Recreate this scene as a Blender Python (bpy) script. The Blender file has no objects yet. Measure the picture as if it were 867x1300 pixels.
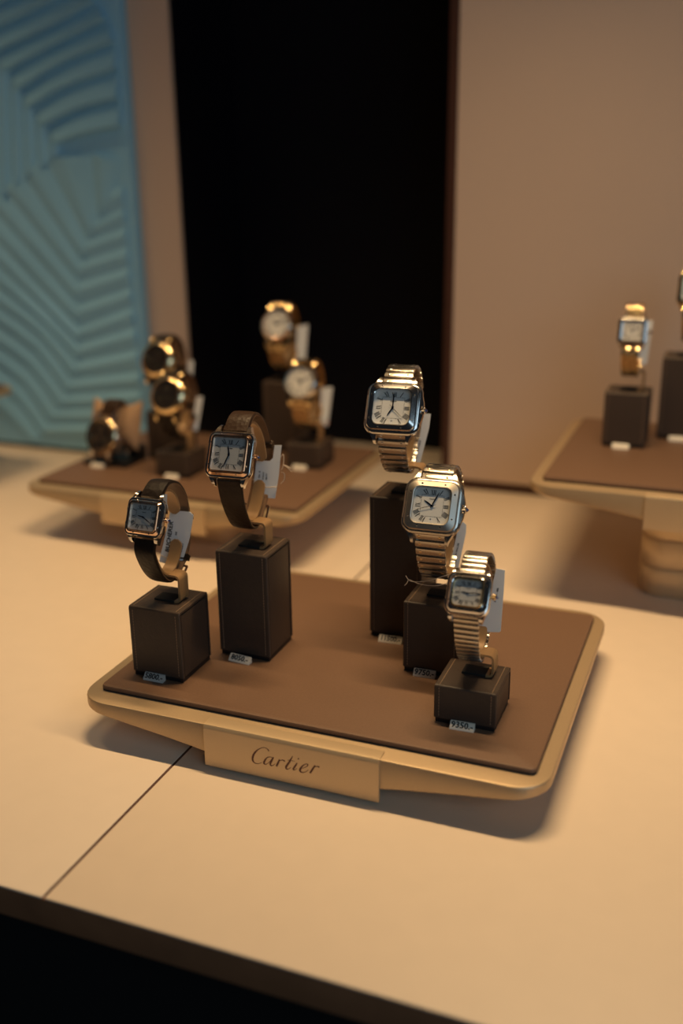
import bpy, bmesh, math, random
from math import sin, cos, pi, radians, sqrt, atan2
from mathutils import Vector, Matrix

random.seed(7)
scene = bpy.context.scene
COL = scene.collection

# ------------------------------------------------------------------ camera
CAM_Z = 0.3595
cam_d = bpy.data.cameras.new('camera')
cam = bpy.data.objects.new('camera', cam_d)
COL.objects.link(cam)
yaw, pitch, roll = radians(-21.724), radians(18.794), radians(0.7313)
fwd = Vector((sin(yaw) * cos(pitch), cos(yaw) * cos(pitch), -sin(pitch)))
rgt = Vector((cos(yaw), -sin(yaw), 0))
dwn = fwd.cross(rgt)
r2 = cos(roll) * rgt + sin(roll) * dwn
d2 = -sin(roll) * rgt + cos(roll) * dwn
m = Matrix.Identity(4)
for i in range(3):
    m[i][0], m[i][1], m[i][2] = r2[i], -d2[i], -fwd[i]
m[2][3] = CAM_Z
cam.matrix_world = m
cam_d.sensor_fit = 'VERTICAL'
cam_d.sensor_height = 36
cam_d.lens = 1293.2 / 1300 * 36
cam_d.clip_start = 0.01
cam_d.clip_end = 30
cam_d.dof.use_dof = True
cam_d.dof.focus_distance = 0.655
cam_d.dof.aperture_fstop = 2.8
scene.camera = cam

# ------------------------------------------------------------------ light
scene.view_settings.view_transform = 'Standard'
scene.view_settings.look = 'None'
scene.view_settings.gamma = 1
scene.view_settings.exposure = 0
w = bpy.data.worlds.new('daylight')
scene.world = w
w.use_nodes = True
bg = w.node_tree.nodes['Background']
bg.inputs[0].default_value = (0.85, 0.90, 1.0, 1)      # dull cool light of the street
bg.inputs[1].default_value = 0.012

def panel(name, loc, target, sx, sy, radiance, color, spread=180):
    d = bpy.data.lights.new(name, 'AREA')
    d.shape = 'RECTANGLE'
    d.size, d.size_y = sx, sy
    d.color = color
    d.energy = radiance * pi * sx * sy
    d.spread = radians(spread)
    o = bpy.data.objects.new(name, d)
    COL.objects.link(o)
    o.location = loc
    o.rotation_euler = (Vector(target) - Vector(loc)).to_track_quat('-Z', 'Y').to_euler()
    return o

# the warm strip lamp under the ceiling of the display
panel('strip_lamp', (-0.18, 0.70, 1.08), (-0.18, 0.66, 0), 0.55, 0.028, 56, (1.0, 0.69, 0.36), 84)
panel('strip_lamp', (-1.02, 0.72, 1.08), (-1.02, 0.70, 0), 0.45, 0.028, 35, (1.0, 0.69, 0.36), 76)  # second strip, added to brighten the dim left end and teal panel
# daylight falling in from the street at the right
panel('street_daylight', (1.25, -0.75, 0.95), (-0.2, 0.6, 0.1), 1.5, 1.1, 1.5, (0.61, 0.84, 1.0))

# ------------------------------------------------------------------ materials
def mat(name, color, rough=0.5, metal=0.0, noise=0.0, nscale=200.0, bump=0.0, bscale=400.0, coat=0.0,
        spec=0.5, vor=False, aniso=0.0, coords='Object'):
    mt = bpy.data.materials.new(name)
    mt.use_nodes = True
    nt = mt.node_tree
    b = nt.nodes['Principled BSDF']
    b.inputs['Base Color'].default_value = (*color, 1)
    b.inputs['Roughness'].default_value = rough
    b.inputs['Metallic'].default_value = metal
    b.inputs['Specular IOR Level'].default_value = spec
    b.inputs['Coat Weight'].default_value = coat
    b.inputs['Coat Roughness'].default_value = 0.05
    b.inputs['Anisotropic'].default_value = aniso
    tc = nt.nodes.new('ShaderNodeTexCoord')
    if noise > 0:
        n = nt.nodes.new('ShaderNodeTexNoise')
        n.inputs['Scale'].default_value = nscale
        n.inputs['Detail'].default_value = 4
        r = nt.nodes.new('ShaderNodeMapRange')
        r.inputs[3].default_value = 1 - noise
        r.inputs[4].default_value = 1 + noise
        mx = nt.nodes.new('ShaderNodeMix')
        mx.data_type = 'RGBA'
        mx.blend_type = 'MULTIPLY'
        mx.inputs[0].default_value = 1
        mx.inputs[6].default_value = (*color, 1)
        nt.links.new(tc.outputs[coords], n.inputs['Vector'])
        nt.links.new(n.outputs[0], r.inputs[0])
        nt.links.new(r.outputs[0], mx.inputs[7])
        nt.links.new(mx.outputs[2], b.inputs['Base Color'])
    if bump > 0:
        n2 = nt.nodes.new('ShaderNodeTexVoronoi' if vor else 'ShaderNodeTexNoise')
        n2.inputs['Scale'].default_value = bscale
        n2.inputs['Detail'].default_value = 0 if vor else 3
        bp = nt.nodes.new('ShaderNodeBump')
        bp.inputs['Strength'].default_value = bump
        bp.inputs['Distance'].default_value = 0.0004
        nt.links.new(tc.outputs[coords], n2.inputs['Vector'])
        nt.links.new(n2.outputs[0], bp.inputs['Height'])
        nt.links.new(bp.outputs[0], b.inputs['Normal'])
    return mt

M = {}
M['table'] = mat('beige_laminate', (0.80, 0.66, 0.52), 0.42, 0, 0.03, 60, 0.05, 1500)
M['seam'] = mat('seam_dark', (0.10, 0.045, 0.03), 0.8)
M['edge'] = mat('dark_wood_edge', (0.26, 0.115, 0.055), 0.5, 0, 0.3, 40)
M['plinth'] = mat('black_plinth', (0.004, 0.004, 0.005), 0.7)
M['wall'] = mat('beige_wall', (0.61, 0.46, 0.365), 0.7, 0, 0.03, 5)
M['ceil'] = mat('ceiling_paint', (0.40, 0.30, 0.22), 0.8, 0, 0.02, 5)
M['niche'] = mat('black_lining', (0.0025, 0.0025, 0.006), 0.6, spec=0.15)
M['trim'] = mat('brown_trim', (0.055, 0.018, 0.010), 0.5, 0, 0.15, 50)
M['teal'] = mat('teal_paint', (0.27, 0.56, 0.78), 0.55, 0, 0.04, 30)
M['champ'] = mat('champagne_metal', (0.56, 0.41, 0.25), 0.42, 0.55, 0.12, 1800, 0.12, 2500)
M['champ_smooth'] = mat('champagne_plaque', (0.66, 0.49, 0.30), 0.40, 0.45, 0.03, 1200)
M['mat'] = mat('brown_leather_mat', (0.175, 0.096, 0.057), 0.55, 0, 0.14, 700, 0.35, 900)
M['matdark'] = mat('dark_felt', (0.03, 0.022, 0.018), 0.9)
M['letter'] = mat('brown_lettering', (0.10, 0.025, 0.015), 0.5)
M['leather'] = mat('dark_brown_leather', (0.062, 0.041, 0.030), 0.48, 0, 0.12, 300, 0.35, 700)
M['core'] = mat('dark_core', (0.012, 0.010, 0.009), 0.8)
M['black'] = mat('black_base', (0.006, 0.006, 0.008), 0.5)
M['stitch'] = mat('tan_thread', (0.34, 0.22, 0.13), 0.8)
M['clip'] = mat('tan_clip', (0.40, 0.235, 0.105), 0.38, 0.15, 0.05, 300)
M['steel'] = mat('polished_steel', (0.72, 0.70, 0.68), 0.13, 1.0)
M['brushed'] = mat('brushed_steel', (0.54, 0.50, 0.45), 0.27, 1.0, 0.06, 900, aniso=0.3)
M['satin'] = mat('satin_steel', (0.60, 0.55, 0.48), 0.40, 1.0, 0.06, 900, aniso=0.3)
M['gold'] = mat('rose_gold', (0.86, 0.60, 0.44), 0.14, 1.0)
M['ygold'] = mat('yellow_gold', (0.88, 0.67, 0.38), 0.16, 1.0)
M['dial'] = mat('silver_dial', (0.80, 0.79, 0.76), 0.45, 0.15, 0.02, 900)
M['dial_s'] = mat('satin_silver_dial', (0.66, 0.66, 0.65), 0.34, 0.45, 0.03, 900)
M['dial_w'] = mat('white_dial', (0.85, 0.80, 0.72), 0.5)
M['dial_b'] = mat('black_dial', (0.030, 0.020, 0.015), 0.25, coat=0.6)
M['print'] = mat('black_print', (0.012, 0.011, 0.012), 0.6)
M['blue'] = mat('blued_steel', (0.012, 0.016, 0.045), 0.25, 0.7)
M['cab'] = mat('blue_cabochon', (0.01, 0.02, 0.12), 0.08, 0, coat=1)
M['strap'] = mat('dark_brown_strap', (0.013, 0.008, 0.006), 0.42, 0, 0.25, 260, 0.5, 360, vor=True, spec=0.3)
M['lining'] = mat('tan_strap_lining', (0.20, 0.105, 0.05), 0.55, 0, 0.06, 300)
M['strapt'] = mat('brown_strap', (0.036, 0.018, 0.010), 0.42, 0, 0.25, 260, 0.5, 360, vor=True, spec=0.3)
M['card'] = mat('white_card', (0.80, 0.82, 0.83), 0.5)
M['thread'] = mat('cream_thread', (0.68, 0.55, 0.42), 0.8)
M['price'] = mat('price_tile', (0.86, 0.78, 0.66), 0.4)
M['priceg'] = mat('price_tile_grey', (0.55, 0.53, 0.50), 0.4)
M['cushion'] = mat('tan_cushion', (0.42, 0.26, 0.15), 0.6, 0, 0.08, 200)
M['red'] = mat('red_print', (0.55, 0.02, 0.03), 0.5)

def crystal_mat():
    mt = bpy.data.materials.new('sapphire_crystal')
    mt.use_nodes = True
    nt = mt.node_tree
    for n in list(nt.nodes):
        if n.type != 'OUTPUT_MATERIAL':
            nt.nodes.remove(n)
    out = [n for n in nt.nodes if n.type == 'OUTPUT_MATERIAL'][0]
    tr = nt.nodes.new('ShaderNodeBsdfTransparent')
    gl = nt.nodes.new('ShaderNodeBsdfGlossy')
    gl.inputs['Roughness'].default_value = 0.02
    gl.inputs['Color'].default_value = (0.75, 0.9, 1, 1)
    lw = nt.nodes.new('ShaderNodeLayerWeight')        # Schlick reflectance, the same from both sides of the pane
    lw.inputs[0].default_value = 0.5
    pw = nt.nodes.new('ShaderNodeMath')
    pw.operation = 'POWER'
    pw.inputs[1].default_value = 5
    fr = nt.nodes.new('ShaderNodeMath')
    fr.operation = 'MULTIPLY_ADD'
    fr.inputs[1].default_value = 0.96
    fr.inputs[2].default_value = 0.04
    nt.links.new(lw.outputs['Facing'], pw.inputs[0])
    nt.links.new(pw.outputs[0], fr.inputs[0])
    mx = nt.nodes.new('ShaderNodeMixShader')
    nt.links.new(fr.outputs[0], mx.inputs[0])
    nt.links.new(tr.outputs[0], mx.inputs[1])
    nt.links.new(gl.outputs[0], mx.inputs[2])
    nt.links.new(mx.outputs[0], out.inputs[0])
    return mt
M['crystal'] = crystal_mat()

# ------------------------------------------------------------------ mesh helpers
I4 = Matrix.Identity(4)

class MB:
    def __init__(s):
        s.v, s.f, s.mi = [], [], []
    def add(s, vs, fs, T=None, mi=0):
        o = len(s.v)
        T = T or I4
        s.v += [tuple(T @ Vector(p)) for p in vs]
        s.f += [tuple(i + o for i in f) for f in fs]
        s.mi += [mi] * len(fs)
        return s
    def box(s, c, d, T=None, mi=0):
        x, y, z = (k / 2 for k in d)
        vs = [(c[0] + i * x, c[1] + j * y, c[2] + k * z) for i in (-1, 1) for j in (-1, 1) for k in (-1, 1)]
        fs = [(0, 1, 3, 2), (4, 6, 7, 5), (0, 4, 5, 1), (2, 3, 7, 6), (0, 2, 6, 4), (1, 5, 7, 3)]
        return s.add(vs, fs, T, mi)
    def rings(s, rings, T=None, mi=0, cap0=True, cap1=True, closed=True):
        """skin a list of vertex rings of equal length"""
        n = len(rings[0])
        vs = [p for r in rings for p in r]
        fs = []
        for a in range(len(rings) - 1):
            for i in range(n if closed else n - 1):
                j = (i + 1) % n
                fs.append((a * n + i, a * n + j, (a + 1) * n + j, (a + 1) * n + i))
        if cap0:
            fs.append(tuple(range(n))[::-1])
        if cap1:
            k = (len(rings) - 1) * n
            fs.append(tuple(range(k, k + n)))
        return s.add(vs, fs, T, mi)
    def prism(s, poly, z0, z1, T=None, mi=0):
        return s.rings([[(x, y, z0) for x, y in poly], [(x, y, z1) for x, y in poly]], T, mi)
    def rbox(s, c, d, b, T=None, mi=0):
        """box with chamfered and rounded edges"""
        bm = bmesh.new()
        bmesh.ops.create_cube(bm, size=1, matrix=Matrix.Translation(c) @ Matrix.Diagonal((*d, 1)))
        bmesh.ops.bevel(bm, geom=list(bm.edges), offset=b, segments=2, affect='EDGES', profile=0.6)
        bm.verts.index_update()
        s.add([v.co.copy() for v in bm.verts], [[v.index for v in f.verts] for f in bm.faces], T, mi)
        bm.free()
        return s
    def tube(s, pts, r, n=6, T=None, mi=0):
        pts = [Vector(p) for p in pts]
        rings = []
        for i, p in enumerate(pts):
            t = (pts[min(i + 1, len(pts) - 1)] - pts[max(i - 1, 0)]).normalized()
            a = t.cross(Vector((0.3, 0.5, 0.81)))
            if a.length < 1e-4:
                a = t.cross(Vector((1, 0, 0)))
            a.normalize()
            b = t.cross(a)
            rings.append([p + r * (cos(2 * pi * k / n) * a + sin(2 * pi * k / n) * b) for k in range(n)])
        return s.rings(rings, T, mi)
    def lathe(s, prof, n=32, T=None, mi=0, cap0=True, cap1=True):
        """profile of (r, z) turned about local Z"""
        return s.rings([[(r * cos(2 * pi * k / n), r * sin(2 * pi * k / n), z) for k in range(n)] for r, z in prof], T, mi, cap0, cap1)
    def build(s, name, mats, parent=None, loc=None, angle=35):
        me = bpy.data.meshes.new(name)
        me.from_pydata(s.v, [], s.f)
        mats = mats if isinstance(mats, (list, tuple)) else [mats]
        for k in mats:
            me.materials.append(k)
        if len(mats) > 1:
            me.polygons.foreach_set('material_index', s.mi)
        bm = bmesh.new()
        bm.from_mesh(me)
        bmesh.ops.recalc_face_normals(bm, faces=bm.faces)
        bm.to_mesh(me)
        bm.free()
        me.polygons.foreach_set('use_smooth', [True] * len(me.polygons))
        me.set_sharp_from_angle(angle=radians(angle))
        return link(name, me, parent, loc)

def link(name, me, parent=None, loc=None, mw=None):
    o = bpy.data.objects.new(name, me)
    COL.objects.link(o)
    if parent:
        o.parent = parent
    if loc is not None:
        o.location = loc
    if mw is not None:
        o.matrix_local = mw
    return o

def thing(name, label, cat, loc=(0, 0, 0), rz=0, group=None):
    o = bpy.data.objects.new(name, None)
    o.empty_display_size = 0.01
    COL.objects.link(o)
    o.location = loc
    o.rotation_euler = (0, 0, rz)
    o['label'] = label
    o['category'] = cat
    if group:
        o['group'] = group
    return o

def struct(o):
    o['kind'] = 'structure'
    return o

def stuff(o):
    o['kind'] = 'stuff'
    return o

def rrect(w_, h_, r, n=6, ch=False):
    """rounded (or chamfered) rectangle outline, counter-clockwise"""
    pts = []
    for cx, cy, a0 in ((1, 1, 0), (-1, 1, 90), (-1, -1, 180), (1, -1, 270)):
        ox, oy = cx * (w_ / 2 - r), cy * (h_ / 2 - r)
        steps = 1 if ch else n
        for k in range(steps + 1):
            a = radians(a0 + 90 * k / steps)
            pts.append((ox + r * cos(a), oy + r * sin(a)))
    return pts

def stroke(mb, pts, ws, z0, z1, T=None, sub=4):
    """calligraphic stroke with a half-width per point, as thin solid"""
    P = catmull([Vector((p[0], p[1], 0)) for p in pts], sub) if len(pts) > 2 else [Vector((p[0], p[1], 0)) for p in pts]
    n = len(P)
    L, R = [], []
    for i, p in enumerate(P):
        t = P[min(i + 1, n - 1)] - P[max(i - 1, 0)]
        t = t.normalized() if t.length > 1e-9 else Vector((1, 0, 0))
        u = i / (n - 1) * (len(ws) - 1)
        k = min(int(u), len(ws) - 2)
        hw = ws[k] + (ws[k + 1] - ws[k]) * (u - k)
        nn = Vector((-t.y, t.x, 0)) * hw
        L.append(p + nn)
        R.append(p - nn)
    rings = [[(a.x, a.y, z0), (b.x, b.y, z0), (b.x, b.y, z1), (a.x, a.y, z1)] for a, b in zip(L, R)]
    mb.rings(rings, T)

def catmull(P, sub=6, closed=False):
    out = []
    n = len(P)
    for i in range(n if closed else n - 1):
        p1, p2 = P[i], P[(i + 1) % n]
        p0 = P[(i - 1) % n] if closed or i > 0 else p1 * 2 - p2
        p3 = P[(i + 2) % n] if closed or i + 2 < n else p2 * 2 - p1
        for k in range(sub):
            t = k / sub
            out.append(0.5 * ((2 * p1) + (p2 - p0) * t + (2 * p0 - 5 * p1 + 4 * p2 - p3) * t * t + (3 * p1 - p0 - 3 * p2 + p3) * t ** 3))
    if not closed:
        out.append(P[-1].copy())
    return out

_tc = {}
def text_geo(s, size, align='CENTER'):
    key = (s, size, align)
    if key not in _tc:
        cu = bpy.data.curves.new('lettering', 'FONT')
        cu.body = s
        cu.size = size
        cu.align_x = align
        cu.align_y = 'CENTER'
        cu.extrude = size * 0.04
        cu.offset = size * 0.018
        cu.resolution_u = 2
        ob = bpy.data.objects.new('lettering', cu)
        COL.objects.link(ob)
        dg = bpy.context.evaluated_depsgraph_get()
        me = bpy.data.meshes.new_from_object(ob.evaluated_get(dg))
        _tc[key] = ([v.co.copy() for v in me.vertices], [tuple(p.vertices) for p in me.polygons])
        bpy.data.objects.remove(ob)
        bpy.data.meshes.remove(me)
        bpy.data.curves.remove(cu)
    return _tc[key]

def Tr(x, y, z):
    return Matrix.Translation((x, y, z))
def Rx(a):
    return Matrix.Rotation(a, 4, 'X')
def Ry(a):
    return Matrix.Rotation(a, 4, 'Y')
def Rz(a):
    return Matrix.Rotation(a, 4, 'Z')

# ------------------------------------------------------------------ the room shell
XL, XR, YF, YB, YN, ZT = -1.40, 1.05, 0.349, 1.107, 1.262, 1.15
NX0, NX1 = -0.6445, -0.3145          # black niche
struct(MB().box(((XL + NX0) / 2, YB + 0.1, ZT / 2), (NX0 - XL, 0.2, ZT)).build('wall_back', M['wall']))
struct(MB().box(((XR - 0.3045) / 2, YB + 0.1, ZT / 2 + 0.006), (XR + 0.3045, 0.2, ZT - 0.012)).build('wall_back', M['wall']))
mb = MB()
mb.box(((NX0 + NX1) / 2, YN + 0.02, ZT / 2), (NX1 - NX0 + 0.02, 0.04, ZT))
mb.box((NX0 + 0.0008, YB + 0.08, ZT / 2), (0.0016, 0.15, ZT))
mb.box((NX1 - 0.001, YB + 0.085, ZT / 2), (0.002, 0.15, ZT))
struct(mb.build('wall_niche', M['niche']))
struct(MB().box((-0.3095, YB + 0.012, ZT / 2), (0.0098, 0.026, ZT)).build('trim_1', M['trim']))
struct(MB().box(((XR - 0.3045) / 2, YB + 0.006, 0.006), (XR + 0.3045, 0.008, 0.012)).build('baseboard_back', M['trim']))
struct(MB().box((XL - 0.02, (YF + YN) / 2, ZT / 2), (0.04, YN - YF, ZT)).build('wall_left', M['wall']))
struct(MB().box(((XL + XR) / 2, (YF + YN) / 2, ZT + 0.02), (XR - XL, YN - YF + 0.08, 0.04)).build('ceiling', M['ceil']))
struct(MB().box(((XL + XR) / 2, 0.2, -0.93), (4.2, 3.2, 0.02)).build('floor', M['plinth']))

# ------------------------------------------------------------------ the counter
ct = thing('display_counter', 'long beige counter top with dark brown front edge and one diagonal seam', 'counter', (0, 0, -0.92))
SX = -0.3094
for x0, x1 in ((XL, SX - 0.0010), (SX + 0.0010, XR)):
    MB().rbox(((x0 + x1) / 2, (YF + YN) / 2, 0.92 - 0.0006), (x1 - x0, YN - YF, 0.0012), 0.0003).build('counter_panel', M['table'], ct)
MB().box((SX, (YF + YN) / 2 + 0.001, 0.92 - 0.0009), (0.0020, YN - YF - 0.004, 0.0010)).build('seam_filler', M['seam'], ct)
MB().rbox(((XL + XR) / 2, YF + 0.009, 0.92 - 0.01035), (XR - XL, 0.018, 0.0183), 0.001).build('edge_band', M['edge'], ct)
MB().box(((XL + XR) / 2, (YF + YN) / 2 + 0.012, 0.4588), (XR - XL, YN - YF - 0.03, 0.9172)).build('plinth', M['plinth'], ct)

# ------------------------------------------------------------------ teal relief panel
RI = [[(-0.7921, 0.3884), (-0.7545, 0.3989), (-0.7033, 0.4058)], [(-0.8079, 0.4093), (-0.7592, 0.4262), (-0.7042, 0.4354)], [(-0.8251, 0.4302), (-0.769, 0.4524), (-0.7037, 0.4665)], [(-0.8397, 0.45), (-0.7711, 0.4781), (-0.7034, 0.4951)], [(-0.854, 0.4717), (-0.7762, 0.4987), (-0.712, 0.5182)], [(-0.8684, 0.4923), (-0.7869, 0.5157), (-0.7246, 0.5376)], [(-0.8827, 0.5129), (-0.7969, 0.5373), (-0.7369, 0.5598)], [(-0.8971, 0.5335), (-0.8071, 0.5569), (-0.7468, 0.5807)], [(-0.9113, 0.554), (-0.8172, 0.5765), (-0.7566, 0.6015)], [(-0.9256, 0.5744), (-0.8273, 0.5959), (-0.7663, 0.6222)]]
RV = [[(-0.7909, 0.3874), (-0.7919, 0.3791)], [(-0.8079, 0.4093), (-0.809, 0.369)], [(-0.8251, 0.4302), (-0.829, 0.3597)], [(-0.8397, 0.45), (-0.8495, 0.3482)], [(-0.854, 0.4717), (-0.8714, 0.3354)], [(-0.8684, 0.4923), (-0.8916, 0.3256)], [(-0.8827, 0.5129), (-0.9117, 0.3146)], [(-0.8971, 0.5335), (-0.9321, 0.3034)], [(-0.9113, 0.554), (-0.9528, 0.292)], [(-0.9256, 0.5744), (-0.9739, 0.2804)]]
RII = [[(-0.7097, 0.3684), (-0.7156, 0.3522), (-0.7215, 0.3359)], [(-0.7493, 0.3759), (-0.7492, 0.336), (-0.7486, 0.3)], [(-0.8166, 0.3721), (-0.7984, 0.3361), (-0.7661, 0.2755)], [(-0.8541, 0.3558), (-0.8396, 0.3363), (-0.7764, 0.2505)], [(-0.8854, 0.334), (-0.8687, 0.3179), (-0.7832, 0.2252)], [(-0.9247, 0.3291), (-0.8962, 0.3041), (-0.787, 0.197)], [(-0.93, 0.295), (-0.9011, 0.2711), (-0.7903, 0.1683)], [(-0.9349, 0.2642), (-0.9052, 0.2427), (-0.7911, 0.1473)], [(-0.9398, 0.2328), (-0.9095, 0.2138), (-0.8467, 0.1738), (-0.7969, 0.1231)], [(-0.944, 0.2061), (-0.9131, 0.1899), (-0.8527, 0.1523), (-0.8082, 0.0995)], [(-0.9482, 0.1791), (-0.917, 0.1628), (-0.862, 0.1303), (-0.8197, 0.0782)], [(-0.9525, 0.1517), (-0.9211, 0.1354), (-0.8719, 0.1052), (-0.8352, 0.0578)], [(-0.9569, 0.1238), (-0.9252, 0.1075), (-0.885, 0.0822), (-0.8543, 0.0366)], [(-0.9614, 0.0956), (-0.9294, 0.0792), (-0.8953, 0.0562), (-0.8683, 0.0184)], [(-0.9659, 0.0668), (-0.9341, 0.0476), (-0.9061, 0.0268), (-0.8877, 0.0125)]]
RIII = [[(-0.7215, 0.3359), (-0.7082, 0.3393)], [(-0.7486, 0.3), (-0.7091, 0.3146)], [(-0.7661, 0.2755), (-0.7083, 0.2919)], [(-0.7764, 0.2505), (-0.709, 0.269)], [(-0.7832, 0.2252), (-0.7092, 0.2445)], [(-0.787, 0.197), (-0.7091, 0.2198)], [(-0.7903, 0.1683), (-0.7082, 0.1973)], [(-0.7911, 0.1473), (-0.7075, 0.1719)], [(-0.7969, 0.1231), (-0.7063, 0.145)], [(-0.8082, 0.0995), (-0.7058, 0.1164)], [(-0.8197, 0.0782), (-0.7055, 0.0927)], [(-0.8352, 0.0578), (-0.7044, 0.0701)], [(-0.8543, 0.0366), (-0.7047, 0.0485)], [(-0.8683, 0.0184), (-0.7049, 0.028)]]
TY = 1.090
tp = thing('relief_panel', 'tall teal wall panel carved with fans of overlapping leaf-like ridges', 'wall panel', (-0.875, YB - 0.009, 0))
def tpl(x, y, z):
    return (x + 0.875, y - (YB - 0.009), z)
MB().rbox(tpl(-0.875, (TY + YB) / 2 + 0.0005, 0.404), (0.355, YB - TY - 0.001, 0.796), 0.0015).build('board', M['teal'], tp)
MB().box(tpl(-0.875, (TY + YB) / 2 + 0.003, 0.003), (0.34, YB - TY - 0.006, 0.006)).build('shadow_gap_strip', M['plinth'], tp)  # black strip standing in for the shadow gap below the board

def resample(line, n):
    P = catmull([Vector((a, b, 0)) for a, b in line], 6) if len(line) > 2 else [Vector((a, b, 0)) for a, b in line]
    L = [0]
    for a, b in zip(P, P[1:]):
        L.append(L[-1] + (b - a).length)
    out = []
    for i in range(n):
        s = L[-1] * i / (n - 1)
        k = 0
        while k < len(L) - 2 and L[k + 1] < s:
            k += 1
        t = (s - L[k]) / max(L[k + 1] - L[k], 1e-9)
        out.append(P[k].lerp(P[k + 1], min(max(t, 0), 1)))
    return out

def ridge(A, B, crest, h, base=0.0):
    n = 9
    a, b = resample(A, n), resample(B, n)
    rings = []
    for p, q in zip(a, b):
        c = p.lerp(q, crest)
        c2 = p.lerp(q, min(crest + 0.06, 0.97))
        rings.append([tpl(p.x, TY + 0.0012, p.y), tpl(p.x, TY - base, p.y), tpl(c.x, TY - h, c.y), tpl(c2.x, TY - h, c2.y), tpl(q.x, TY - base, q.y), tpl(q.x, TY + 0.0012, q.y)])
    MB().rings(rings).build('ridge', M['teal'], tp, angle=25)
for k in range(3):                       # the pattern goes on to the left end of the panel
    RV.append([(-0.9398 - 0.0142 * k, 0.5950 + 0.0206 * k), (-0.9945 - 0.0205 * k, 0.2690 - 0.0115 * k)])
    RI.append([(-0.9398 - 0.0142 * k, 0.5950 + 0.0206 * k), (-0.8375 - 0.0102 * k, 0.6155 + 0.0196 * k), (-0.7760 - 0.0097 * k, 0.6425 + 0.0205 * k)])
for l in RII[7:]:
    (xa, za), (xb, zb_) = l[0], l[1]
    sl = (zb_ - za) / (xb - xa)
    xn = xa
    while xn > -1.044 and za + sl * (xn - 0.004 - xa) < 0.2804 + 0.545 * (xn - 0.004 + 0.9739):
        xn -= 0.004
    if xn < xa:
        l.insert(0, (xn, za + sl * (xn - xa)))
for A, B in zip(RI[1:], RI):
    ridge(A, B, 0.92, 0.0115)
for A, B in zip(RV[1:], RV):
    ridge(A, B, 0.42, 0.006)
for A, B in zip(RII, RII[1:]):
    ridge(A, B, 0.55, 0.005)
for A, B in zip(RIII, RIII[1:]):
    ridge(A, B, 0.34, 0.005)

# ------------------------------------------------------------------ trays
CARTIER = {'C': ([(-11.3, 5.5), (-12.2, 6.8), (-14.2, 7.3), (-17.0, 6.2), (-20.1, 3.4), (-22.2, -0.2), (-22.6, -3.3), (-21.3, -5.0), (-18.8, -5.0), (-16.2, -3.5)], [0.29, 0.15, 0.12, 0.15, 0.35, 0.47, 0.44, 0.23, 0.12, 0.09]), 'a1': ([(-8.9, 1.2), (-10.6, 1.6), (-12.7, 0.6), (-14.4, -1.9), (-14.9, -4.0), (-13.5, -4.2), (-11.4, -2.3), (-9.1, 1.0)], [0.12, 0.15, 0.23, 0.41, 0.41, 0.18, 0.12, 0.12]), 'a2': ([(-8.3, 1.9), (-9.6, -0.8), (-10.6, -3.0), (-10.3, -4.4), (-8.8, -3.9), (-7.4, -2.6)], [0.29, 0.41, 0.41, 0.29, 0.15, 0.09]), 'r1': ([(-4.2, 1.2), (-5.3, -1.3), (-6.6, -4.1)], [0.29, 0.41, 0.41]), 'r2': ([(-5.6, -1.9), (-4.3, 0.0), (-2.8, 1.1), (-1.5, 1.1), (-0.7, 0.6)], [0.09, 0.12, 0.18, 0.29, 0.41]), 't1': ([(4.5, 5.4), (2.3, 1.0), (0.1, -2.7), (0.1, -4.3), (1.4, -4.2), (3.2, -2.7)], [0.18, 0.41, 0.47, 0.35, 0.18, 0.09]), 't2': ([(1.1, 2.0), (3.3, 2.1), (5.8, 2.2)], [0.09, 0.12, 0.09]), 'i1': ([(7.4, 1.3), (5.7, -1.7), (4.7, -3.5), (5.4, -4.0), (7.2, -2.5)], [0.29, 0.41, 0.35, 0.18, 0.09]), 'i2': ([(8.1, 4.2), (8.6, 4.8)], [0.41, 0.41]), 'e1': ([(9.5, -2.1), (12.1, -0.9), (14.2, 0.9), (14.4, 2.0), (12.8, 1.7), (10.6, -0.3), (9.3, -2.7), (9.5, -4.1), (11.1, -4.4), (13.1, -3.4), (14.7, -1.8)], [0.09, 0.12, 0.18, 0.23, 0.18, 0.29, 0.47, 0.41, 0.23, 0.15, 0.09]), 'r3': ([(19.2, 2.3), (17.6, -0.6), (15.8, -3.8)], [0.29, 0.41, 0.41]), 'r4': ([(17.0, -1.4), (18.5, 0.7), (20.1, 1.8), (21.4, 1.9), (22.0, 1.7)], [0.09, 0.12, 0.18, 0.29, 0.41])}

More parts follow.
